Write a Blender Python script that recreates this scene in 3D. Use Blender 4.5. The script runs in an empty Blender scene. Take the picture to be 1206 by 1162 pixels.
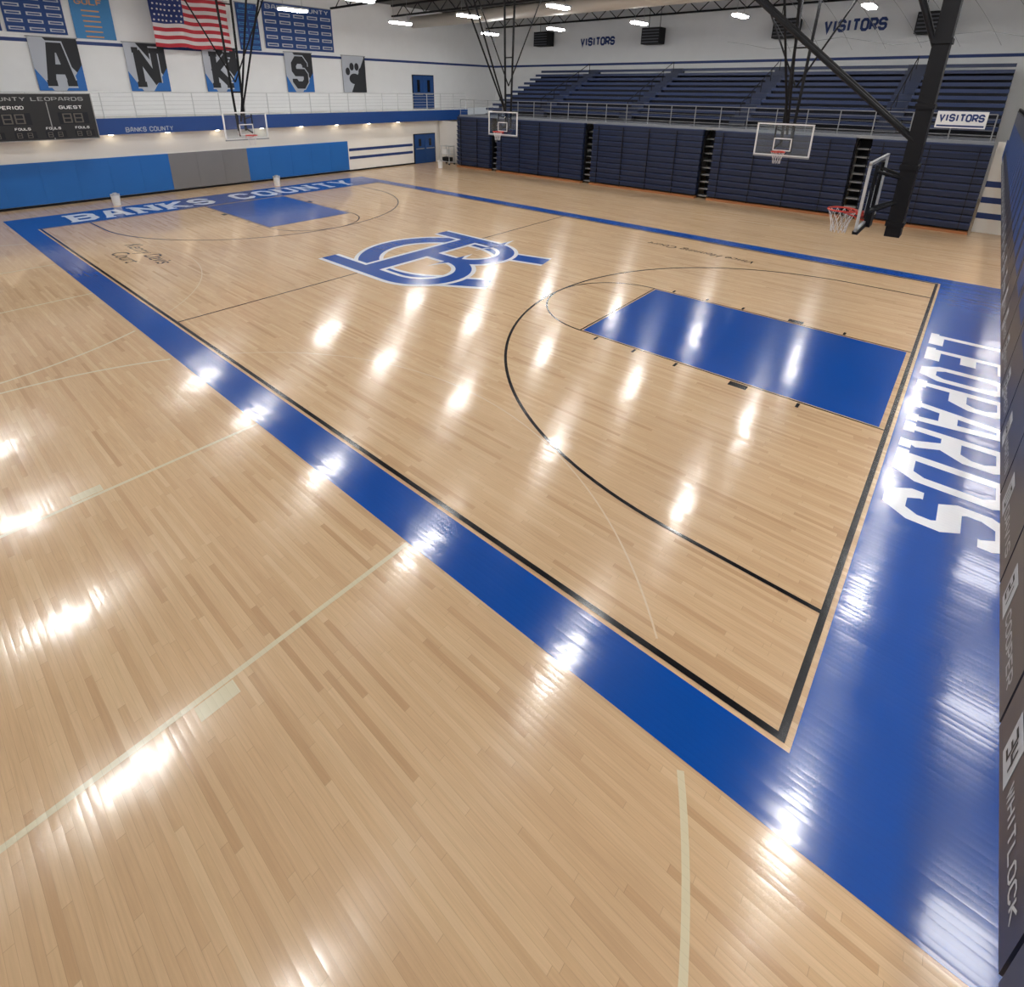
import bpy, math, random
from mathutils import Vector, Matrix
random.seed(7)
scene=bpy.context.scene
scene.view_settings.view_transform='Standard'
scene.view_settings.look='None'

# ------------------------------------------------------------------ materials
def mat(name,col,rough=0.5,metal=0.0,emit=None,es=0,spec=0.5,coat=0,noise=0.0,nscale=3.0,bump=0.0,alpha=1.0):
    m=bpy.data.materials.new(name); m.use_nodes=True
    nt=m.node_tree; b=nt.nodes["Principled BSDF"]
    b.inputs["Base Color"].default_value=(*col,1); b.inputs["Roughness"].default_value=rough
    b.inputs["Metallic"].default_value=metal; b.inputs["Specular IOR Level"].default_value=spec
    b.inputs["Coat Weight"].default_value=coat; b.inputs["Coat Roughness"].default_value=0.12
    b.inputs["Alpha"].default_value=alpha
    if emit: b.inputs["Emission Color"].default_value=(*emit,1); b.inputs["Emission Strength"].default_value=es
    if noise>0 or bump>0:
        tc=nt.nodes.new("ShaderNodeTexCoord"); n=nt.nodes.new("ShaderNodeTexNoise")
        n.inputs["Scale"].default_value=nscale; n.inputs["Detail"].default_value=4
        nt.links.new(tc.outputs["Object"],n.inputs["Vector"])
        if noise>0:
            mr=nt.nodes.new("ShaderNodeMapRange"); mr.inputs[3].default_value=1-noise; mr.inputs[4].default_value=1+noise
            nt.links.new(n.outputs["Fac"],mr.inputs[0])
            mx=nt.nodes.new("ShaderNodeVectorMath"); mx.operation='SCALE'; mx.inputs[0].default_value=col
            nt.links.new(mr.outputs[0],mx.inputs["Scale"]); nt.links.new(mx.outputs[0],b.inputs["Base Color"])
        if bump>0:
            bp=nt.nodes.new("ShaderNodeBump"); bp.inputs["Strength"].default_value=bump; bp.inputs["Distance"].default_value=0.02
            nt.links.new(n.outputs["Fac"],bp.inputs["Height"]); nt.links.new(bp.outputs[0],b.inputs["Normal"])
    return m
BW=0.057; CUP=0.018; TILT=0.013; WAV=0.020
def floor_nodes(nt):
    """shared finish: board cupping + per board tilt + gentle waves drive the surface normal"""
    N=nt.nodes; L=nt.links
    geo=N.new("ShaderNodeNewGeometry"); sep=N.new("ShaderNodeSeparateXYZ"); L.new(geo.outputs["Position"],sep.inputs[0])
    def M(op,a,bb=None,c=None):
        n=N.new("ShaderNodeMath"); n.operation=op
        for i,v in enumerate((a,bb,c)):
            if v is None: continue
            if isinstance(v,(int,float)): n.inputs[i].default_value=v
            else: L.new(v,n.inputs[i])
        return n.outputs[0]
    def WN(x,y=None):
        cb=N.new("ShaderNodeCombineXYZ"); L.new(x,cb.inputs[0])
        if y is not None: L.new(y,cb.inputs[1])
        w=N.new("ShaderNodeTexWhiteNoise"); w.noise_dimensions='3D'; L.new(cb.outputs[0],w.inputs["Vector"]); return w.outputs["Value"],w.outputs["Color"]
    X,Y=sep.outputs[0],sep.outputs[1]
    yr=M('DIVIDE',Y,BW); row=M('FLOOR',yr)
    off=M('MULTIPLY',WN(row)[0],7.0); xx=M('DIVIDE',M('ADD',X,off),1.25); colm=M('FLOOR',xx)
    t,tc=WN(row,colm)
    fy=M('FRACT',yr); fx=M('FRACT',xx)
    s2=N.new("ShaderNodeSeparateColor"); L.new(tc,s2.inputs[0])
    wn=N.new("ShaderNodeTexNoise"); wn.inputs["Scale"].default_value=3.0; wn.inputs["Detail"].default_value=3; L.new(geo.outputs["Position"],wn.inputs["Vector"])
    s3=N.new("ShaderNodeSeparateColor"); L.new(wn.outputs["Color"],s3.inputs[0])
    ny=M('ADD',M('MULTIPLY',M('SUBTRACT',fy,.5),CUP*2),M('MULTIPLY',M('SUBTRACT',s2.outputs[1],.5),TILT*2))
    ny=M('ADD',ny,M('MULTIPLY',M('SUBTRACT',s3.outputs[0],.5),WAV*2))
    nx=M('ADD',M('MULTIPLY',M('SUBTRACT',s2.outputs[2],.5),TILT*.6),M('MULTIPLY',M('SUBTRACT',s3.outputs[1],.5),WAV*1.2))
    cb=N.new("ShaderNodeCombineXYZ"); L.new(nx,cb.inputs[0]); L.new(ny,cb.inputs[1]); cb.inputs[2].default_value=1
    nm=N.new("ShaderNodeVectorMath"); nm.operation='NORMALIZE'; L.new(cb.outputs[0],nm.inputs[0])
    b=N["Principled BSDF"]
    L.new(nm.outputs[0],b.inputs["Normal"]); L.new(nm.outputs[0],b.inputs["Coat Normal"])
    # finish is sanded along the boards : reflections spread across them
    tg=N.new("ShaderNodeCombineXYZ"); tg.inputs[0].default_value=0; tg.inputs[1].default_value=1; tg.inputs[2].default_value=0
    L.new(tg.outputs[0],b.inputs["Tangent"])
    b.inputs["Anisotropic"].default_value=0.80
    b.inputs["Roughness"].default_value=0.20; b.inputs["Specular IOR Level"].default_value=0.5
    b.inputs["Coat Weight"].default_value=0.28; b.inputs["Coat Roughness"].default_value=0.08
    return geo,M,t,fy,fx,b
def floor_material():
    m=bpy.data.materials.new("maple_planks"); m.use_nodes=True; nt=m.node_tree; N=nt.nodes; L=nt.links
    geo,M,t,fy,fx,b=floor_nodes(nt)
    ramp=N.new("ShaderNodeValToRGB"); cr=ramp.color_ramp
    cr.elements[0].position=0.0; cr.elements[0].color=(0.535,0.345,0.190,1)
    cr.elements[1].position=1.0; cr.elements[1].color=(0.695,0.500,0.302,1)
    for ps,cc in ((0.10,(0.60,0.402,0.232,1)),(0.35,(0.635,0.434,0.254,1)),(0.8,(0.665,0.464,0.276,1))):
        e=cr.elements.new(ps); e.color=cc
    L.new(t,ramp.inputs[0])
    mp=N.new("ShaderNodeMapping"); mp.inputs["Scale"].default_value=(2.0,45,1); L.new(geo.outputs["Position"],mp.inputs["Vector"])
    g=N.new("ShaderNodeTexNoise"); g.inputs["Scale"].default_value=1.5; g.inputs["Detail"].default_value=5; L.new(mp.outputs[0],g.inputs["Vector"])
    gm=N.new("ShaderNodeMapRange"); gm.inputs[3].default_value=0.84; gm.inputs[4].default_value=1.14; L.new(g.outputs["Fac"],gm.inputs[0])
    g2=N.new("ShaderNodeTexNoise"); g2.inputs["Scale"].default_value=0.6; g2.inputs["Detail"].default_value=3; L.new(geo.outputs["Position"],g2.inputs["Vector"])
    gm2=N.new("ShaderNodeMapRange"); gm2.inputs[3].default_value=0.93; gm2.inputs[4].default_value=1.05; L.new(g2.outputs["Fac"],gm2.inputs[0])
    sy=M('MULTIPLY',M('LESS_THAN',fy,0.05),0.16); sx=M('MULTIPLY',M('LESS_THAN',fx,0.003),0.22)
    seam=M('SUBTRACT',1.0,M('MAXIMUM',sy,sx))
    tot=M('MULTIPLY',M('MULTIPLY',gm.outputs[0],gm2.outputs[0]),seam)
    vm=N.new("ShaderNodeVectorMath"); vm.operation='SCALE'; L.new(ramp.outputs[0],vm.inputs[0]); L.new(tot,vm.inputs["Scale"])
    L.new(vm.outputs[0],b.inputs["Base Color"])
    return m
def paint(name,col):
    m=bpy.data.materials.new(name); m.use_nodes=True
    geo,M,t,fy,fx,b=floor_nodes(m.node_tree)
    vm=m.node_tree.nodes.new("ShaderNodeVectorMath"); vm.operation='SCALE'; vm.inputs[0].default_value=col
    m.node_tree.links.new(M('SUBTRACT',1.0,M('MULTIPLY',M('LESS_THAN',fy,0.05),0.12)),vm.inputs["Scale"]); m.node_tree.links.new(vm.outputs[0],b.inputs["Base Color"])
    return m
MAPLE=floor_material()
BLUE=paint("court_blue_paint",(0.001,0.066,0.35))
BLACK=paint("court_black_paint",(0.004,0.004,0.006))
WHITEP=paint("court_white_paint",(0.80,0.82,0.86))
BEIGE=paint("court_beige_line",(0.68,0.61,0.42))
BEIGE2=paint("court_faint_line",(0.70,0.56,0.38))
BROWN=paint("court_script_paint",(0.08,0.05,0.035))
WALL=mat("cream_wall_paint",(0.80,0.78,0.74),0.7,noise=0.04,nscale=1.2)
WALLU=mat("white_block_wall",(0.78,0.79,0.80),0.75,noise=0.04,nscale=1.5)
PAD=mat("blue_wall_pad",(0.006,0.12,0.42),0.5,noise=0.08,nscale=1)
PADG=mat("gray_wall_pad",(0.17,0.17,0.18),0.5,noise=0.06,nscale=1)
FASC=mat("blue_fascia",(0.006,0.050,0.22),0.5)
NAVY=mat("navy_bleacher",(0.009,0.018,0.055),0.4,noise=0.15,nscale=0.8)
NAVY2=mat("navy_seat_top",(0.016,0.031,0.095),0.35,noise=0.1,nscale=1)
NAVYD=mat("dark_gap",(0.004,0.005,0.010),0.7)
STRIPE=mat("navy_stripe",(0.010,0.035,0.16),0.6)
DGRAY=mat("dark_gray_step",(0.07,0.075,0.09),0.6)
GRAYM=mat("gray_metal",(0.30,0.31,0.32),0.4,metal=0.4)
LGRAY=mat("light_gray_metal",(0.55,0.56,0.57),0.4,metal=0.2)
BLK=mat("black_steel",(0.008,0.008,0.010),0.65,spec=.25)
WHT=mat("white_plastic",(0.80,0.80,0.80),0.4)
RED=mat("rim_orange_red",(0.62,0.05,0.03),0.4)
NET=mat("net_white",(0.7,0.68,0.68),0.8)
ORNG=mat("wood_base_trim",(0.36,0.14,0.05),0.5)
CEIL=mat("ceiling_deck_gray",(0.13,0.125,0.12),0.8,noise=0.1,nscale=0.6)
DUCT=mat("duct_beige",(0.60,0.56,0.50),0.5)
DOORM=mat("door_blue",(0.010,0.055,0.20),0.4)
GLASSD=mat("door_glass",(0.01,0.012,0.02),0.1)
LAMP=mat("lamp_lens",(1,1,1),0.5,emit=(1.0,0.985,0.96),es=82)
WLAMP=mat("warm_lamp_lens",(1,1,1),0.5,emit=(1.0,0.84,0.60),es=13)
SLAMP=mat("soffit_panel_lens",(1,1,1),0.5,emit=(1.0,0.98,0.95),es=24)
FRED=mat("flag_red",(0.42,0.025,0.04),0.8); FWHT=mat("flag_white",(0.62,0.58,0.58),0.8); FBLU=mat("flag_blue",(0.015,0.03,0.14),0.8)
BBLUE=mat("banner_blue",(0.012,0.05,0.20),0.7); BSKY=mat("banner_sky_blue",(0.05,0.22,0.48),0.7); BBLK=mat("banner_black",(0.015,0.017,0.022),0.7); BWHT=mat("banner_white",(0.44,0.47,0.53),0.7)
BORG=mat("banner_orange",(0.60,0.30,0.12),0.6); BDIM=mat("banner_text_gray",(0.36,0.40,0.47),0.7)
SCB=mat("scoreboard_black",(0.010,0.011,0.013),0.5); SCG=mat("scoreboard_line",(0.30,0.30,0.30),0.5); SCD=mat("scoreboard_segment",(0.10,0.09,0.08),0.5)
def glass_mat():
    m=bpy.data.materials.new("backboard_glass"); m.use_nodes=True; nt=m.node_tree; nt.nodes.clear()
    o=nt.nodes.new("ShaderNodeOutputMaterial"); mx=nt.nodes.new("ShaderNodeMixShader"); t=nt.nodes.new("ShaderNodeBsdfTransparent"); t.inputs[0].default_value=(0.88,0.92,0.95,1)
    g=nt.nodes.new("ShaderNodeBsdfGlossy"); g.inputs["Roughness"].default_value=0.05; mx.inputs[0].default_value=0.08
    nt.links.new(t.outputs[0],mx.inputs[1]); nt.links.new(g.outputs[0],mx.inputs[2]); nt.links.new(mx.outputs[0],o.inputs[0]); return m
GLASS=glass_mat()

# ------------------------------------------------------------------ mesh builder
class MB:
    def __init__(s): s.v=[];s.f=[];s.m=[];s.mats=[]
    def mi(s,m):
        if m not in s.mats: s.mats.append(m)
        return s.mats.index(m)
    def face(s,pts,m):
        n=len(s.v); s.v+= [tuple(p) for p in pts]; s.f.append(tuple(range(n,n+len(pts)))); s.m.append(s.mi(m))
    def box(s,x0,x1,y0,y1,z0,z1,m):
        n=len(s.v); s.v+=[(x0,y0,z0),(x1,y0,z0),(x1,y1,z0),(x0,y1,z0),(x0,y0,z1),(x1,y0,z1),(x1,y1,z1),(x0,y1,z1)]
        for f in ((0,3,2,1),(4,5,6,7),(0,1,5,4),(1,2,6,5),(2,3,7,6),(3,0,4,7)):
            s.f.append(tuple(n+i for i in f)); s.m.append(s.mi(m))
    def tube(s,p0,p1,r,m,n=8,r1=None,cap=True):
        p0=Vector(p0);p1=Vector(p1); d=(p1-p0).normalized(); a=d.orthogonal().normalized(); b=d.cross(a); k=len(s.v); r1=r if r1 is None else r1
        for P,R in ((p0,r),(p1,r1)):
            for i in range(n):
                t=2*math.pi*i/n; s.v.append(tuple(P+a*math.cos(t)*R+b*math.sin(t)*R))
        for i in range(n):
            j=(i+1)%n; s.f.append((k+i,k+j,k+n+j,k+n+i)); s.m.append(s.mi(m))
        if cap:
            s.f.append(tuple(k+i for i in reversed(range(n)))); s.m.append(s.mi(m)); s.f.append(tuple(k+n+i for i in range(n))); s.m.append(s.mi(m))
    def path(s,pts,r,m,closed=False,n=6):
        q=list(pts)+([pts[0]] if closed else [])
        for a,b in zip(q[:-1],q[1:]): s.tube(a,b,r,m,n)
    def stroke(s,pts,w,m,fr,closed=False):
        P=[Vector(p) for p in pts]; n=len(P); h=w/2; Lp=[];Rp=[]
        for i in range(n):
            if closed: a=P[i-1];c=P[(i+1)%n]
            else: a=P[i-1] if i>0 else None; c=P[i+1] if i<n-1 else None
            b=P[i]
            d1=(b-a).normalized() if a is not None else None; d2=(c-b).normalized() if c is not None else None
            if d1 is None: d1=d2
            if d2 is None: d2=d1
            t=(d1+d2); t=t.normalized() if t.length>1e-6 else d1
            nrm=Vector((-t.y,t.x)); dn=Vector((-d1.y,d1.x)); k=h/max(0.4,nrm.dot(dn))
            Lp.append(b+nrm*k);Rp.append(b-nrm*k)
        rng=range(n) if closed else range(n-1)
        for i in rng:
            j=(i+1)%n; s.face([fr(*Rp[i]),fr(*Rp[j]),fr(*Lp[j]),fr(*Lp[i])],m)
    def build(s,name,loc=(0,0,0),rot=0,parent=None,smooth=False):
        me=bpy.data.meshes.new(name); me.from_pydata(s.v,[],s.f)
        for m in s.mats: me.materials.append(m)
        me.polygons.foreach_set("material_index",s.m)
        if smooth: me.polygons.foreach_set("use_smooth",[True]*len(s.f))
        me.update(); o=bpy.data.objects.new(name,me); bpy.context.collection.objects.link(o)
        o.location=loc; o.rotation_euler=(0,0,rot)
        if parent: o.parent=parent
        return o

c=.25
G={'L':[[(0,1.4),(0,0),(1,0)]],
'E':[[(1,1.4),(0,1.4),(0,0),(1,0)],[(0,.7),(.8,.7)]],
'F':[[(1,1.4),(0,1.4),(0,0)],[(0,.7),(.8,.7)]],
'O':[['c',(c,0),(1-c,0),(1,c),(1,1.4-c),(1-c,1.4),(c,1.4),(0,1.4-c),(0,c)]],
'P':[[(0,0),(0,1.4),(1-c,1.4),(1,1.4-c),(1,.6+c),(1-c,.6),(.6,.6)],[(.65,.6),(0,.6)]],
'A':[[(0,0),(.3,1.4),(.7,1.4),(1,0)],[(.12,.5),(.88,.5)]],
'R':[[(0,0),(0,1.4),(1-c,1.4),(1,1.4-c),(1,.6+c),(1-c,.6),(.6,.6)],[(.65,.6),(0,.6)],[(.5,.6),(1,0)]],
'D':[['c',(0,0),(0,1.4),(1-c,1.4),(1,1.4-c),(1,c),(1-c,0)]],
'S':[[(1,1.05),(1,1.4-c),(1-c,1.4),(c,1.4),(0,1.4-c),(0,.85),(.15,.7),(.85,.7),(1,.55),(1,c),(1-c,0),(c,0),(0,c),(0,.35)]],
'B':[['c',(0,0),(0,1.4),(1-c,1.4),(1,1.4-c),(1,.85),(.88,.7),(1,.55),(1,c),(1-c,0)],[(0,.7),(.85,.7)]],
'N':[[(0,0),(0,1.4)],[(0,1.4),(1,0)],[(1,0),(1,1.4)]],
'K':[[(0,0),(0,1.4)],[(1,1.4),(.08,.7),(1,0)]],
'C':[[(1,1.0),(1,1.4-c),(1-c,1.4),(c,1.4),(0,1.4-c),(0,c),(c,0),(1-c,0),(1,c),(1,.4)]],
'G':[[(1,1.05),(1,1.4-c),(1-c,1.4),(c,1.4),(0,1.4-c),(0,c),(c,0),(1-c,0),(1,c),(1,.65),(.5,.65)]],
'U':[[(0,1.4),(0,c),(c,0),(1-c,0),(1,c),(1,1.4)]],
'T':[[(0,1.4),(1,1.4)],[(.5,1.4),(.5,0)]],
'Y':[[(0,1.4),(.5,.65),(1,1.4)],[(.5,.7),(.5,0)]],
'V':[[(0,1.4),(.5,0),(1,1.4)]],
'W':[[(0,1.4),(.25,0),(.5,1.1),(.75,0),(1,1.4)]],
'M':[[(0,0),(0,1.4),(.5,.5),(1,1.4),(1,0)]],
'I':[[(.5,0),(.5,1.4)]],'H':[[(0,0),(0,1.4)],[(1,0),(1,1.4)],[(0,.7),(1,.7)]],
'3':[[(0,1.4),(1,1.4),(1,0),(0,0)],[(.2,.7),(1,.7)]],'4':[[(0,1.4),(0,.6),(1,.6)],[(.8,1.4),(.8,0)]],
'2':[[(0,1.4),(1,1.4),(1,.7),(0,.7),(0,0),(1,0)]],'1':[[(.5,0),(.5,1.4)]],'0':[['c',(0,0),(1,0),(1,1.4),(0,1.4)]],
'8':[['c',(0,0),(1,0),(1,1.4),(0,1.4)],[(0,.7),(1,.7)]],' ':[]}
SER={'L':[(-.28,.3,1.4),(-.28,0,0)],'E':[(-.28,0,1.4),(-.28,0,0)],'P':[(-.28,0,1.4),(-.28,.3,0)],'A':[(-.25,.25,0),(.75,1.25,0)],
'R':[(-.28,0,1.4),(-.28,.3,0),(.8,1.25,0)],'D':[(-.28,0,1.4),(-.28,0,0)],'B':[(-.28,0,1.4),(-.28,0,0)],
'N':[(-.28,.1,1.4),(-.28,.28,0),(.72,1.28,1.4)],'K':[(-.28,.28,1.4),(-.28,.28,0),(.75,1.25,1.4),(.75,1.25,0)],
'U':[(-.28,.28,1.4),(.72,1.28,1.4)],'T':[(.22,.78,0)],'Y':[(-.25,.2,1.4),(.8,1.25,1.4),(.25,.75,0)]}
def text(mb,s,org,U,V,W,H,m,sw=.28,gap=.45,m_out=None,ow=.16,N=None,eps=.002,serif=False,step=.00025):
    org=Vector(org);U=Vector(U);V=Vector(V); N=U.cross(V) if N is None else Vector(N)
    adv=[ (0.45 if ch==' ' else (0.5 if ch=='I' else 1.0)) for ch in s]
    ex=.2 if serif else 0
    tot=sum(adv)+gap*(len(s)-1)+sw+2*ex; su=W/tot; sv=H/(1.4+sw)
    x=sw/2+ex
    for ch,a in zip(s,adv):
        x0=x-(.25 if ch=='I' else 0); k=0
        sts=[(st[0]=='c',st[1:] if st[0]=='c' else st,sw) for st in G.get(ch,[])]
        if serif:
            for (a0,a1,yy) in SER.get(ch,[]):
                yv=(-sw/2+sw*.3) if yy==0 else (1.4+sw/2-sw*.3)
                sts.append((False,[(a0,yv),(a1,yv)],sw*.6))
        for cl,pts,w_ in sts:
            k+=1; o2=N*(eps*2+k*step)
            if m_out:
                o1=N*(eps+k*step*.5); mb.stroke([(p[0]+x0,p[1]+sw/2) for p in pts],w_+ow,m_out,lambda u,v:org+U*(u*su)+V*(v*sv)+o1,cl)
            mb.stroke([(p[0]+x0,p[1]+sw/2) for p in pts],w_,m,lambda u,v:org+U*(u*su)+V*(v*sv)+o2,cl)
        x+=a+gap
CW,CL=15.24,25.6
XW=4.6     # right end wall
XF=.65     # right balcony front (photographer leans over it)
XL=-30.4; XLU=-33.0; YN=-9.0; YF=33.5; ZC=10.4
# ------------------------------------------------------------------ room shell
mb=MB(); mb.box(XLU-.3,5.0,YN-.3,YF+.3,-.2,0,MAPLE); mb.build("floor")
mb=MB(); mb.box(XLU-.3,5.0,YN-.3,YF+.3,ZC,ZC+.2,CEIL)
mb.build("ceiling")
mb=MB()
for i in range(9):
    y=-6+i*4.8
    mb.box(XLU,4.6,y-.08,y+.08,ZC-.12,ZC-.002,BLK); mb.box(XLU,4.6,y-.08,y+.08,ZC-.75,ZC-.65,BLK)
    for k in range(26):
        x=XLU+.5+k*1.44
        mb.tube((x,y,ZC-.7),(x+.72,y,ZC-.06),.03,BLK,5); mb.tube((x+.72,y,ZC-.06),(x+1.44,y,ZC-.7),.03,BLK,5)
mb.build("roof_truss")
mb=MB(); mb.tube((XLU+.2,24.5,9.45),(4.4,24.5,9.45),.38,DUCT,20)
mb.build("air_duct",smooth=True)
mb=MB(); mb.box(XL-.2,XL,YN,YF,0,2.9,WALL); mb.build("wall_left_lower")
mb=MB(); mb.box(XLU-.2,XLU,YN,YF,3.6,ZC,WALLU); mb.build("wall_left_upper")
mb=MB(); mb.box(XLU-.2,4.8,YF,YF+.2,0,ZC,WALLU); mb.build("wall_back")
mb=MB(); mb.box(XLU-.2,4.8,YN-.2,YN,0,ZC,WALLU); mb.build("wall_front")
mb=MB(); mb.box(XW,XW+.2,YN,YF,0,ZC,WALLU); mb.build("wall_right")
mb=MB(); mb.box(XLU+.01,XL+.5,YN+.01,YF-6.6,2.92,3.6,WALL); mb.box(XL+.5,XL+.54,YN+.01,YF-6.6,2.92,3.62,FASC)
text(mb,"BANKS COUNTY",(XL+.545,4.6,3.0),(0,1,0),(0,0,1),2.0,.22,BDIM)
mb.build("balcony_left")
mb=MB(); mb.box(XF+.03,XW-.01,YN+.01,22.9,3.2,3.49,WALL); mb.box(XF,XF+.03,YN+.01,22.9,2.95,3.55,FASC); mb.box(XF+.03,XF+.1,YN+.01,22.9,2.95,3.2,WALL); mb.build("balcony_right")
mb=MB(); mb.box(XLU,XLU+.02,YN,YF,6.78,6.93,STRIPE); mb.box(XLU,4.6,YF-.02,YF,6.78,6.93,STRIPE); mb.build("trim_1")
mb=MB(); mb.box(XL,XL+.01,16.7,21.9,1.25,1.42,STRIPE); mb.box(XL,XL+.01,16.7,21.9,.75,.92,STRIPE); mb.build("trim_2")
mb=MB(); mb.box(XL,XL+.02,YN,YF-10,0,.1,BLK); mb.build("baseboard_left")
mb=MB(); mb.box(.45,4.6,24.0,24.2,0,3.4,WALL)
for z in (.55,1.15,1.75): mb.box(.45,4.6,23.98,24.0,z,z+.22,STRIPE)
mb.build("wall_back_return")

# ------------------------------------------------------------------ court paint
def fr(z): return lambda u,v:(u,v,z)
Z1,Z2,Z3,Z4=.002,.004,.006,.008
mb=MB()
def rect(x0,x1,y0,y1,z,m): mb.face([(x0,y0,z),(x1,y0,z),(x1,y1,z),(x0,y1,z)],m)
g=.05
rect(-28.1,2.5,-.66,-g,Z1,BLUE); rect(-28.1,2.5,CW+g,CW+.66,Z1,BLUE)
rect(g,2.5,-g,CW+g,Z1,BLUE); rect(-28.1,-CL-g,-g,CW+g,Z1,BLUE)
mb.build("court_border_paint")
mb=MB()
rect(-5.74,-.14,5.84,9.40,Z1,BLUE); rect(-CL+.14,-CL+5.74,5.84,9.40,Z1,BLUE)
mb.build("key_paint")
mb=MB()
lw=.065
mb.stroke([(-lw/2,lw/2),(-CL+lw/2,lw/2),(-CL+lw/2,CW-lw/2),(-lw/2,CW-lw/2)],lw,BLACK,fr(Z2),True)
mb.stroke([(-CL/2,0),(-CL/2,CW)],.045,BROWN,fr(Z2+.0004))
def arc(cx,cy,r,a0,a1,n=64): return [(cx+r*math.cos(math.radians(a0+(a1-a0)*i/n)),cy+r*math.sin(math.radians(a0+(a1-a0)*i/n))) for i in range(n+1)]
cy=CW/2
for sgn,bx in ((1,0),(-1,-CL)):
    def X(d): return bx-sgn*d
    def mir(pts): return [(X(p[0]),p[1]) for p in pts]
    TH=BLACK if sgn>0 else BROWN
    pts=[(0.05,cy-6.08)]+[(1.575+6.05*math.cos(t),cy+6.05*math.sin(t)) for t in [math.radians(-90+180*i/90) for i in range(91)]]+[(0.05,cy+6.08)]
    mb.stroke(mir(pts),.055,TH,fr(Z2+.0002))
    mb.stroke(mir([(0.02,cy-1.83),(5.79,cy-1.83),(5.79,cy+1.83),(0.02,cy+1.83)]),.03,BLACK,fr(Z2+.0006))
    pts=[(5.79+1.83*math.cos(t),cy+1.83*math.sin(t)) for t in [math.radians(-90+180*i/40) for i in range(41)]]
    mb.stroke(mir(pts),.04,TH,fr(Z2+.0008))
    for s2 in (-1,1):
        y0=cy+s2*1.87; y1=cy+s2*2.05
        for d,w in ((1.3,.05),(2.3,.32),(3.5,.05),(4.4,.05),(5.3,.05)):
            mb.stroke([(X(d-w/2),(y0+y1)/2),(X(d+w/2),(y0+y1)/2)],.16,BLACK,fr(Z2+.001))
mb.build("court_line_markings")
mb=MB()
for ccx in (-5.78,-18.2):
    R=6.02; by=-3.75
    P=arc(ccx,by,R,0,180,120); P=[(ccx+R,-5.3)]+P+[(ccx-R,-5.3)]
    cur=[]
    for p in P:
        if p[1]<-.66: cur.append(p)
        else:
            if len(cur)>1: mb.stroke(cur,.055,BEIGE,fr(Z1))
            cur=[]
    if len(cur)>1: mb.stroke(cur,.055,BEIGE,fr(Z1))
    P2=[p for p in P if p[1]>.08]; mb.stroke(P2,.022,BEIGE2,fr(Z1*.5))
    for s in (-1,1):
        x=ccx+s*1.83; mb.stroke([(x,-5.3),(x,-.67)],.055,BEIGE,fr(Z1+.0003))
        xo=x+s*.12
        mb.stroke([(xo,-3.05),(xo,-2.72)],.16,BEIGE,fr(Z1+.0006)); 
mb.stroke([(XL+1,-5.3),(XW-1,-5.3)],.055,BEIGE,fr(Z1+.0009))
mb.stroke([(XL+2,19.6),(XW-1,19.6)],.04,BEIGE2,fr(Z1))
mb.build("cross_court_line_markings")
mb=MB(); text(mb,"LEOPARDS",(.16,11.0,0),(0,-1,0),(1,0,0),7.4,1.38,WHITEP,sw=.30,gap=.66,eps=.002,N=(0,0,1),serif=True); mb.build("leopards_floor_lettering")
mb=MB(); text(mb,"BANKS COUNTY",(-26.0,1.0,0),(0,1,0),(-1,0,0),13.3,1.65,WHITEP,sw=.36,gap=.66,eps=.002,N=(0,0,1),serif=True); mb.build("banks_county_floor_lettering")
mb=MB()
ox,oy=-12.15,7.45
def LG(items,z):
    k=0
    for pts,cl,w in items:
        mb.stroke([(ox+p[0],oy+p[1]) for p in pts],w+.26,WHITEP,fr(z+k*.0002),cl); k+=1
    for pts,cl,w in items:
        mb.stroke([(ox+p[0],oy+p[1]) for p in pts],w,BLUE,fr(z+.002+k*.0002),cl); k+=1
def ell(cx,cy_,rx,ry,a0,a1,n=48): return [(cx+rx*math.cos(math.radians(a0+(a1-a0)*i/n)),cy_+ry*math.sin(math.radians(a0+(a1-a0)*i/n))) for i in range(n+1)]
LG([(ell(-.05,0,2.3,2.05,40,320,60),False,.64),([(1.35,1.6),(2.75,1.95)],False,.6),([(1.4,-1.6),(2.8,-.75)],False,.6)],.003)
LG([([(-.75,2.25),(-.75,-2.2)],False,.66),
    ([(-2.35,2.3),(.3,2.3)]+ell(.3,1.2,1.15,1.1,90,-90,20)+[(-.6,.1)],False,.48),
    ([(-.6,.1),(.4,.1)]+ell(.4,-1.07,1.3,1.17,90,-90,20)+[(-2.7,-2.24)],False,.48)],.008)
mb.build("center_court_logo")
def scripttext(name,s,x,y,size,rot):
    cu=bpy.data.curves.new(name,"FONT"); cu.body=s; cu.size=size; cu.shear=.35; cu.align_x='CENTER'
    o=bpy.data.objects.new(name,cu); bpy.context.collection.objects.link(o); o.location=(x,y,.003); o.rotation_euler=(0,0,rot); cu.materials.append(BROWN)
scripttext("court_name_script","Kenny Davis\nCourt",-19.4,1.35,.62,0)
scripttext("court_name_script","Vince Henning Court",-6.3,13.9,.42,math.pi)

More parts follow.
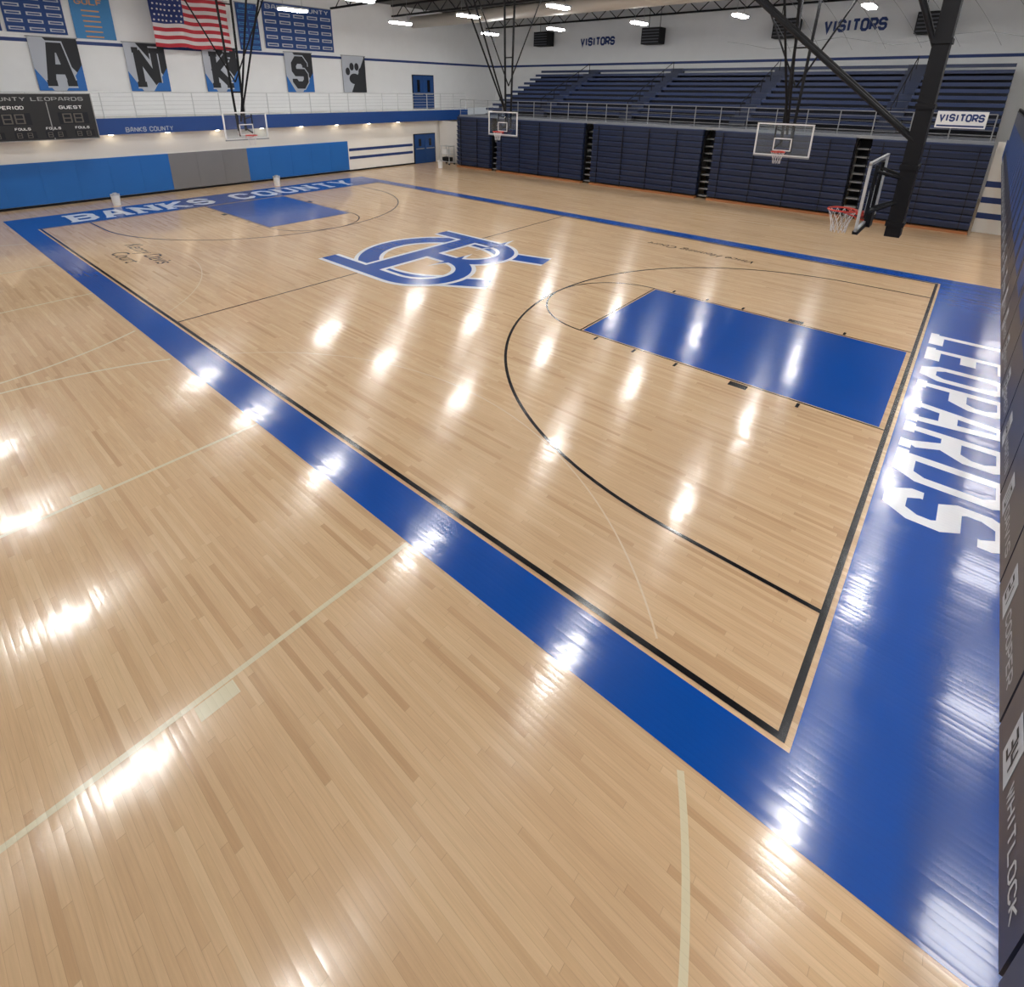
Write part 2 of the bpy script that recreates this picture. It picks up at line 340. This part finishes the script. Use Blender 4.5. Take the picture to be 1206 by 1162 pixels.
# ------------------------------------------------------------------ left wall pads
def padrun(x,y0,y1,z0,z1,m,step=1.3):
    mb=MB(); n=max(1,round((y1-y0)/step)); w=(y1-y0)/n
    mb.box(x,x+.05,y0,y1,z0,z1,m)
    for i in range(n): mb.box(x+.05,x+.06,y0+i*w+.004,y0+(i+1)*w-.004,z0,z1,m)
    return mb
padrun(XL,-8.9,6.3,.12,1.88,PAD).build("wall_pad"); padrun(XL,6.3,10.2,.12,1.88,PADG).build("wall_pad"); padrun(XL,10.2,16.6,.12,1.88,PAD).build("wall_pad")
def door(name,x,y0,y1,z0,z1):
    mb=MB(); mb.box(x+.001,x+.05,y0,y1,z0,z1,BLK); ym=(y0+y1)/2
    for a,b in ((y0+.06,ym-.01),(ym+.01,y1-.06)):
        mb.box(x+.05,x+.08,a,b,z0+.02,z1-.06,DOORM); mb.box(x+.08,x+.085,a+.35,b-.35,z0+1.2,z1-.35,GLASSD)
        mb.box(x+.08,x+.13,a+.1,b-.1,z0+1.0,z0+1.06,GRAYM)
    mb.build(name)
door("door_1",XL,22.0,24.0,0,2.05); door("door_2",XLU,24.3,26.4,3.6,6.0)
def railing(name,p0,p1,h,n,rails,m=LGRAY,r=.02):
    mb=MB(); p0=Vector(p0);p1=Vector(p1)
    for i in range(n+1):
        p=p0.lerp(p1,i/n); mb.tube(p,p+Vector((0,0,h)),r*1.3,m,6)
    for k in range(rails): 
        z=h*(k+1)/rails; mb.tube(p0+Vector((0,0,z)),p1+Vector((0,0,z)),r if k==rails-1 else r*.5,m,6)
    return mb.build(name)
railing("balcony_railing",(XL+.45,YN+.2,3.6),(XL+.45,26.8,3.6),1.12,28,6)
railing("walkway_railing",(-27.3,23.6,3.42),(.2,23.6,3.42),.95,22,5,GRAYM,.016)
railing("balcony_railing",(XF+.08,YN+.2,3.5),(XF+.08,22.8,3.5),1.1,24,6,BLK)
mb=MB()
for i in range(11):
    y=-3+i*2.35
    mb.tube((XL+.28,y,2.92),(XL+.28,y,2.88),.09,WLAMP,12)
mb.build("soffit_downlight")
for i in range(8):
    y=-1.45+i*3.0; mb=MB(); mb.box(1.5,2.1,y-.3,y+.3,3.16,3.199,LGRAY); mb.box(1.53,2.07,y-.27,y+.27,3.14,3.16,SLAMP); mb.build("soffit_panel_light")

# ------------------------------------------------------------------ lower retracted bleachers
def bleach(x0,x1):
    mb=MB(); y=23.2; n=11; z=.16
    mb.box(x0,x1,y+.25,y+.45,.02,3.25,NAVYD)
    mb.box(x0,x1,y-.06,y+.25,0.0,.10,ORNG)
    for i in range(n):
        zz=z+i*.288
        mb.box(x0,x1,y+i*.008,y+.3,zz+.03,zz+.20,NAVY)
        mb.box(x0,x1,y-.05+i*.008,y+.3,zz+.20,zz+.27,NAVY2)
        mb.box(x0+.02,x1-.02,y+.10,y+.3,zz-.02,zz+.03,NAVYD)
    for k in range(int((x1-x0)/1.5)+1):
        x=x0+.4+k*1.5
        if x<x1-.3: mb.box(x,x+.03,y-.055,y,.12,3.2,NAVYD)
    return mb.build("retractable_bleachers")
for a,b in ((-27.3,-24.3),(-23.7,-17.2),(-16.6,-10.4),(-9.8,-4.0),(-3.4,.35)): bleach(a,b)
for a,b in ((-24.3,-23.7),(-17.2,-16.6),(-10.4,-9.8),(-4.0,-3.4)):
    mb=MB()
    mb.box(a+.02,b-.02,24.3,24.35,0,3.25,NAVYD)
    for i in range(9): mb.box(a+.04,b-.04,23.45+.05*i,23.8+.05*i,.1+i*.34,.1+i*.34+.06,GRAYM)
    for x in (a+.06,b-.06): mb.tube((x,23.4,0),(x,23.4,2.9),.02,BLK,6); mb.tube((x,23.4,2.9),(x,24.0,3.25),.02,BLK,6)
    mb.build("aisle_stairs")
mb=MB(); mb.box(-27.3,.35,23.66,26.0,3.28,3.4,DGRAY); mb.box(-27.3,.35,23.5,23.66,3.3,3.42,GRAYM)
mb.box(-30.3,-27.45,24.4,24.5,0,2.88,WALL); mb.box(-27.4,-27.3,23.5,33.4,0,3.4,NAVYD)
mb.build("walkway_deck")
mb=MB(); nr=10; UX=-27.2
for i in range(nr):
    y=26.0+i*.70; z=3.4+i*.29
    mb.box(UX,.35,y,y+.70,3.42,z+.05,NAVYD)
    mb.box(UX,.35,y+.05,y+.34,z+.39,z+.43,NAVY2)
    mb.box(UX,.35,y+.03,y+.06,z+.27,z+.42,NAVY2)
    mb.box(UX,.35,y+.68,y+.70,z+.05,z+.09,GRAYM)
for x in (-22.5,-16.2,-9.8,-3.4):
    for i in range(nr):
        y=26.0+i*.70; z=3.4+i*.29; mb.box(x-.4,x+.4,y-.02,y+.36,z+.04,z+.16,DGRAY); mb.box(x-.4,x+.4,y+.01,y+.36,z+.16,z+.44,NAVY)
    for i in range(5): mb.tube((x,26.2+i*1.4,3.9+i*.58),(x,26.2+i*1.4,4.5+i*.58),.02,BLK,6)
    mb.tube((x,26.2,4.5),(x,31.8,6.82),.022,BLK,6)
mb.build("upper_bleachers")
mb=MB(); text(mb,"VISITORS",(-24.5,YF-.03,8.12),(1,0,0),(0,0,1),2.9,.58,STRIPE,sw=.42); mb.build("visitors_wall_sign")
mb=MB(); text(mb,"VISITORS",(-8.3,YF-.03,8.22),(1,0,0),(0,0,1),3.0,.65,STRIPE,sw=.42); mb.build("visitors_wall_sign")
mb=MB(); mb.box(-1.55,-.05,23.42,23.46,3.85,4.45,WHT); text(mb,"VISITORS",(-1.47,23.415,4.08),(1,0,0),(0,0,1),1.34,.28,STRIPE,sw=.4); mb.box(-1.5,-.1,23.41,23.42,3.9,3.96,STRIPE); mb.build("visitors_banner")
for x,z in ((-27.5,8.7),(-18.4,8.5),(-10.1,8.5),(-3.3,8.4)):
    mb=MB(); mb.box(x-.65,x+.65,YF-1.0,YF-.15,z-.5,z+.5,BLK)
    for k in range(5): mb.box(x-.6,x+.6,YF-1.03,YF-1.0,z-.42+k*.18,z-.34+k*.18,DGRAY)
    mb.tube((x-.4,YF-.5,z+.5),(x-.4,YF-.5,ZC-.01),.02,BLK,6); mb.tube((x+.4,YF-.5,z+.5),(x+.4,YF-.5,ZC-.01),.02,BLK,6)
    mb.build("unit_heater")
mb=MB()
for i in range(9):
    xa=-12+i*1.5; 
    P=[(xa+2.6*t/8,YF-1.6,ZC-.2-3.0*(t/8)**1.4) for t in range(9)]; mb.path(P,.012,GRAYM,n=4)
P=[(-13+t*1.2,YF-1.6,7.6+ .25*math.cos(t*1.3)) for t in range(14)]; mb.path(P,.015,GRAYM,n=4)
mb.build("ball_stop_netting")

# ------------------------------------------------------------------ hoops
def hoop(loc,rot,heavy=False,rear=False):
    mb=MB(); bx=-.38; ZT=ZC-.06
    zb,zt=2.90,3.97; w=.915
    mb.box(bx-.012,bx,-w,w,zb,zt,GLASS)
    F=LGRAY if heavy else WHT
    for a in ((bx-.03,bx+.012,-w-.03,w+.03,zb-.03,zb+.02),(bx-.03,bx+.012,-w-.03,w+.03,zt-.02,zt+.03),(bx-.03,bx+.012,-w-.03,-w+.02,zb,zt),(bx-.03,bx+.012,w-.02,w+.03,zb,zt)): mb.box(*a,F)
    for a in ((-.305,.305,3.05,3.09),(-.305,.305,3.46,3.50)): mb.box(bx,bx+.006,a[0],a[1],a[2],a[3],WHT)
    for y in (-.305,.265): mb.box(bx,bx+.006,y,y+.04,3.05,3.5,WHT)
    mb.box(bx-.05,bx+.03,-w-.03,w+.03,zb-.07,zb-.02,BLK if heavy else GRAYM)
    R=.228; pts=[(R*math.cos(2*math.pi*i/28),R*math.sin(2*math.pi*i/28),3.05) for i in range(28)]
    mb.path(pts,.016,RED,True)
    mb.box(bx,-R,-.09,.09,3.0,3.06,RED); mb.tube((bx,-.08,2.92),(-.05,-.2,3.04),.012,RED,6); mb.tube((bx,.08,2.92),(-.05,.2,3.04),.012,RED,6)
    n=12
    for i in range(n):
        for (z0,r0,z1,r1,o0) in ((3.04,.222,2.93,.18,0),(2.93,.18,2.80,.14,.5),(2.80,.14,2.64,.12,0)):
            for dlt in (.5,-.5):
                a=2*math.pi*(i+o0)/n; b=2*math.pi*(i+o0+dlt)/n
                mb.tube((r0*math.cos(a),r0*math.sin(a),z0),(r1*math.cos(b),r1*math.sin(b),z1),.005,NET,4,cap=False)
    for y in (-.3,.3):
        mb.tube((bx-.03,y,3.0),(bx-.03,y,3.9),.03,BLK,6); mb.tube((bx-.03,y,3.1),(bx-.40,y*.5,3.3),.03,BLK,6); mb.tube((bx-.03,y,3.8),(bx-.40,y*.5,3.7),.03,BLK,6)
    mx=bx-.42
    if heavy:
        mb.box(bx-.1,bx,-.14,.14,2.82,3.12,BLK)
        mb.box(mx-.14,mx+.08,-.18,.18,2.72,ZT,BLK)
        for k in range(8): mb.box(mx-.16,mx+.10,-.2,.2,2.9+k*.95,2.98+k*.95,BLK)
        for y in (-.3,.3): mb.tube((mx,y*.5,4.3),(mx+5.6,y*1.2,8.9),.04,BLK,8); mb.tube((mx+5.6,y*1.2,8.9),(mx+5.6,y*1.2,ZT),.04,BLK,8)
        mb.tube((mx,-.1,5.6),(mx+2.1,-1.6,ZT),.035,BLK,8); mb.tube((mx,.1,5.6),(mx+2.1,1.6,ZT),.035,BLK,8)
    else:
        for y in (-.35,.35):
            mb.tube((mx,y*.45,3.2),(mx,y,ZT),.05,BLK,8)
        mb.tube((mx,0,3.6),(mx+3.6,.35,ZT),.04,BLK,8); mb.tube((mx,0,3.6),(mx+3.6,-.35,ZT),.04,BLK,8)
        for k in range(3): z=4.8+k*1.7; mb.tube((mx,-.2-.04*k,z),(mx,.2+.04*k,z),.03,BLK,6)
        mb.tube((mx,0,5.2),(mx,2.6,ZT),.03,BLK,6); mb.tube((mx,0,5.2),(mx,-2.6,ZT),.03,BLK,6)
    mb.build("basketball_hoop",loc,rot)
hoop((-1.575,cy,0),math.pi,True)
hoop((-CL+1.575,cy,0),0)
hoop((-5.45,17.7,0),-math.pi/2)
hoop((-18.5,17.4,0),-math.pi/2)

# ------------------------------------------------------------------ lights
xs=(-26.8,-21.4,-15.8,-10.4,-5.0,.25); ys=(-3.2,4.75,11.8,18.4,26.0)
pos=[(x,y) for x in xs for y in ys]
for x,y in pos:
    mb=MB(); mb.box(x-.22,x+.22,y-.72,y+.72,8.56,8.64,LGRAY); mb.box(x-.16,x+.16,y-.68,y+.68,8.48,8.555,LAMP)
    for s in (-.5,.5): mb.tube((x,y+s,8.64),(x,y+s,ZC-.01),.008,GRAYM,5)
    mb.build("high_bay_light")

# ------------------------------------------------------------------ banners, flag, scoreboard
def banner(name,y0,y1,z0,z1,bg,fn=None,x=XLU+.06):
    mb=MB(); mb.box(x,x+.02,y0,y1,z0,z1,bg); mb.tube((x+.01,y0-.05,z1),(x+.01,y1+.05,z1),.025,GRAYM,6)
    if fn: fn(mb,x+.022)
    mb.build(name)
def letterfn(ch,y0,y1):
    def f(mb,x):
        w=y1-y0
        mb.face([(x,y0,5.4),(x,y0+w*.3,4.75),(x,y1,4.75),(x,y1,5.2),(x,y0+w*.3,7.0),(x,y0,7.0)],BWHT)
        mb.face([(x+.002,y0+w*.55,4.75),(x+.002,y1,4.75),(x+.002,y1,5.9)],PAD)
        mb.face([(x+.001,y0,4.75),(x+.001,y0+w*.3,4.75),(x+.001,y0,5.7)],PAD)
        text(mb,ch,(x+.002,y0+.22,4.95),(0,1,0),(0,0,1),w-.44,1.85,BBLK,sw=.42,m_out=BWHT,ow=.14,eps=.004,serif=True)
    return f
for ch,a in (("A",2.45),("N",6.1),("K",9.75),("S",14.45)):
    banner("letter_banner",a,a+1.8,4.75,7.02,BBLK,letterfn(ch,a,a+1.8))
def paw(mb,x):
    yc,zc=19.3,5.7
    def disc(y,z,r,m,rz=1): mb.face([(x+.004,y+r*math.cos(t*math.pi/8),z+r*rz*math.sin(t*math.pi/8)) for t in range(16)],m)
    mb.face([(x,18.4,4.75),(x,19.0,4.75),(x,20.1,6.9),(x,20.1,7.02),(x,18.4,7.02)],BWHT)
    disc(yc,zc-.1,.42,BBLK,.8)
    for dy,dz in ((-.5,.35),(-.18,.65),(.2,.65),(.5,.35)): disc(yc+dy,zc+dz,.17,BBLK,1.4)
banner("paw_banner",18.4,20.2,4.75,7.02,BBLK,paw)
def listfn(y0,y1,z0,z1,cols,rows,m):
    def f(mb,x):
        dy=(y1-y0)/cols; dz=(z1-z0)/rows
        for i in range(cols):
            for j in range(rows-1):
                mb.box(x,x+.004,y0+i*dy+dy*.12,y0+(i+1)*dy-dy*.12,z0+j*dz+dz*.3,z0+(j+1)*dz-dz*.25,m)
                mb.box(x+.004,x+.006,y0+i*dy+dy*.2,y0+(i+1)*dy-dy*.2,z0+j*dz+dz*.42,z0+(j+1)*dz-dz*.40,BBLUE)
        text(mb,"BANKS COUNTY",(x,y0+.2,z1-dz*.85),(0,1,0),(0,0,1),(y1-y0)-.4,dz*.6,m,sw=.3)
    return f
banner("championship_banner",-.6,1.7,7.15,9.3,BBLUE,listfn(-.6,1.7,7.15,9.3,3,7,BWHT))
banner("championship_banner",1.85,4.0,7.15,9.3,BBLUE,listfn(1.85,4.0,7.15,9.3,3,7,BWHT))
banner("championship_banner",13.4,17.9,7.15,9.6,BBLUE,listfn(13.4,17.9,7.15,9.6,5,6,BWHT))
banner("championship_banner",11.9,13.1,6.98,9.4,BBLUE,listfn(11.9,13.1,6.98,9.4,2,8,BSKY))
def sky(mb,x):
    text(mb,"GOLF",(x,4.5,8.5),(0,1,0),(0,0,1),1.1,.25,BORG,sw=.3)
    for j in range(6): mb.box(x,x+.004,4.7,5.4,7.12+j*.22,7.18+j*.22,BORG)
banner("team_banner",4.3,5.9,7.05,9.0,BSKY,sky)
mb=MB(); fx=XLU+.9; y0,y1,z0,z1=7.3,11.0,6.85,9.2; nc=40; nrw=13
def fp(i,j): 
    y=y0+(y1-y0)*i/nc; z=z0+(z1-z0)*j/nrw-.03*math.sin(i*.35); return (fx+.09*math.sin(i*.55)+.04*math.sin(i*.2+j*.4),y,z)
for i in range(nc):
    for j in range(nrw):
        m=FRED if j%2==0 else FWHT
        if j>=6 and i<nc*.4: m=FBLU
        mb.face([fp(i,j),fp(i+1,j),fp(i+1,j+1),fp(i,j+1)],m)
for r in range(5):
    for q in range(7):
        y=y0+.1+q*.2+(.05 if r%2 else 0); z=z0+(z1-z0)*6/13+.12+r*.24
        i=(y-y0)/(y1-y0)*nc; X0=fp(i,9)[0]+.05
        mb.face([(X0,y+.05*math.cos(k*2*math.pi/5*2+math.pi/2)*1,z+.05*math.sin(k*2*math.pi/5*2+math.pi/2)) for k in (0,3,1,4,2)],FWHT)
mb.tube((fx,y0-.1,z1+.02),(fx,y1+.1,z1+.02),.025,GRAYM,8); mb.tube((fx,y0+.1,z1),(fx,y0+.1,ZC-.01),.01,GRAYM,5); mb.tube((fx,y1-.1,z1),(fx,y1-.1,ZC-.01),.01,GRAYM,5)
mb.build("american_flag")
mb=MB(); x0=XL+.56; x1=x0+.22; a,b,z0,z1=-1.6,3.5,2.82,4.68
mb.box(x0,x1,a,b,z0,z1,SCB)
text(mb,"BANKS COUNTY LEOPARDS",(x1,a+.3,4.38),(0,1,0),(0,0,1),b-a-.6,.15,SCG,sw=.25)
for y,lab in ((-1.4,"HOME"),(.15,"PERIOD"),(2.1,"GUEST")):
    text(mb,lab,(x1,y+.2,4.06),(0,1,0),(0,0,1),.8,.13,WHT,sw=.25)
    mb.box(x1,x1+.01,y+.1,y+1.15,3.45,3.92,NAVYD); text(mb,"88",(x1+.01,y+.25,3.5),(0,1,0),(0,0,1),.7,.38,SCD,sw=.18)
for k in range(5):
    y=-1.4+k*1.0; text(mb,"FOULS",(x1,y+.1,3.25),(0,1,0),(0,0,1),.5,.1,WHT,sw=.25); mb.box(x1,x1+.01,y+.05,y+.75,2.92,3.2,NAVYD); text(mb,"8 8",(x1+.01,y+.12,2.95),(0,1,0),(0,0,1),.5,.2,SCD,sw=.18)
mb.box(x1-.02,x1+.012,a,b,z0,z0+.03,SCG); mb.box(x1-.02,x1+.012,a,b,z1-.03,z1,SCG); mb.box(x1-.02,x1+.012,b-.03,b,z0,z1,SCG)
for yy in (.0,1.9): mb.box(x1,x1+.008,yy,yy+.03,z0,z1-.35,SCG)
mb.build("scoreboard")
# player banners hung over the near balcony rail
PN=mat("player_banner_navy",(0.02,0.026,0.05),0.4,noise=.2,nscale=3)
PS=mat("player_banner_slate",(0.028,0.034,0.055),0.4,noise=.2,nscale=3)
names=["HARRIS","WHITLOCK","COOPER","DAVIS","MARTIN","BAKER","SMITH","PARKER","CARTER","MOORE","BROWN","CLARK","NELSON"]
nums=["12","34","21","10","44","32","20","14","11","30","24","42"]
s_=.42
for i in range(30):
    ya=(-2.35+i*1.85+3.75)*s_-3.75
    mb=MB(); mb.box(XF-.014,XF-.002,ya,ya+1.8*s_,2.92,4.55,PN if i%2 else PS)
    x=XF-.0145
    mb.box(x-.001,x,ya+1.13*s_,ya+1.47*s_,2.965,3.16,BWHT)
    text(mb,nums[i%12],(x-.0012,ya+1.42*s_,3.0),(0,-1,0),(0,0,1),.1,.125,BBLK,sw=.25,N=(-1,0,0),eps=.0003,step=.00005)
    text(mb,names[i%13],(x,ya+1.05*s_,3.0),(0,-1,0),(0,0,1),.38,.075,BWHT,sw=.26,N=(-1,0,0),eps=.0003,step=.00005)
    mb.box(x-.001,x,ya+.1,ya+.64,3.4,4.2,FASC)
    mb.tube((XF-.008,ya+.02,4.56),(XF-.008,ya+1.78*s_,4.56),.012,BLK,6)
    mb.build("player_banner")
def can(x,y,h=.55,r=.2):
    mb=MB(); mb.tube((x,y,0),(x,y,h),r*.82,WHT,20,r1=r); mb.tube((x,y,h),(x,y,h+.05),r*1.06,LGRAY,20); mb.tube((x,y,h+.05),(x,y,h+.1),r*.5,LGRAY,16); mb.build("trash_can",smooth=False)
can(-28.6,3.3,.45,.17); can(-28.6,10.8,.45,.17); can(-27.6,21.9,.45,.17)
mb=MB(); X0,Y0=-29.0,23.3
for dx in (0,.8):
    for dy in (0,.5): mb.tube((X0+dx,Y0+dy,.06),(X0+dx,Y0+dy,1.3),.025,LGRAY,6); mb.tube((X0+dx-.03,Y0+dy,.06),(X0+dx+.03,Y0+dy,.06),.06,BLK,10)
for z in (.2,.7,1.25): mb.box(X0-.03,X0+.83,Y0-.03,Y0+.53,z,z+.03,LGRAY)
mb.box(X0+.1,X0+.5,Y0+.05,Y0+.4,.73,1.05,WHT); mb.box(X0+.05,X0+.7,Y0+.05,Y0+.45,.23,.5,BLK)
mb.build("equipment_cart")

# ------------------------------------------------------------------ world + camera
w=bpy.data.worlds.new("world"); scene.world=w; w.use_nodes=True
w.node_tree.nodes["Background"].inputs[0].default_value=(.9,.95,1,1); w.node_tree.nodes["Background"].inputs[1].default_value=.3
F,cxp,cyp,yaw,pit,rol,CX,CY,CZ=642.4081,595.0632,338.1224,2.2761,-0.3467,0.0118,0.1322,-3.751,5.0099
f=Vector((math.cos(pit)*math.cos(yaw),math.cos(pit)*math.sin(yaw),math.sin(pit)))
r=Vector((math.sin(yaw),-math.cos(yaw),0)); u=r.cross(f)
r2=math.cos(rol)*r+math.sin(rol)*u; u2=-math.sin(rol)*r+math.cos(rol)*u
cd=bpy.data.cameras.new("camera"); cd.sensor_fit='HORIZONTAL'; cd.sensor_width=36; cd.lens=F/1206*36
cd.shift_x=(603-cxp)/1206; cd.shift_y=(cyp-581)/1206; cd.clip_end=200; cd.clip_start=.05
co=bpy.data.objects.new("camera",cd); bpy.context.collection.objects.link(co)
M=Matrix((( r2.x,u2.x,-f.x,CX),(r2.y,u2.y,-f.y,CY),(r2.z,u2.z,-f.z,CZ),(0,0,0,1)))
co.matrix_world=M; scene.camera=co
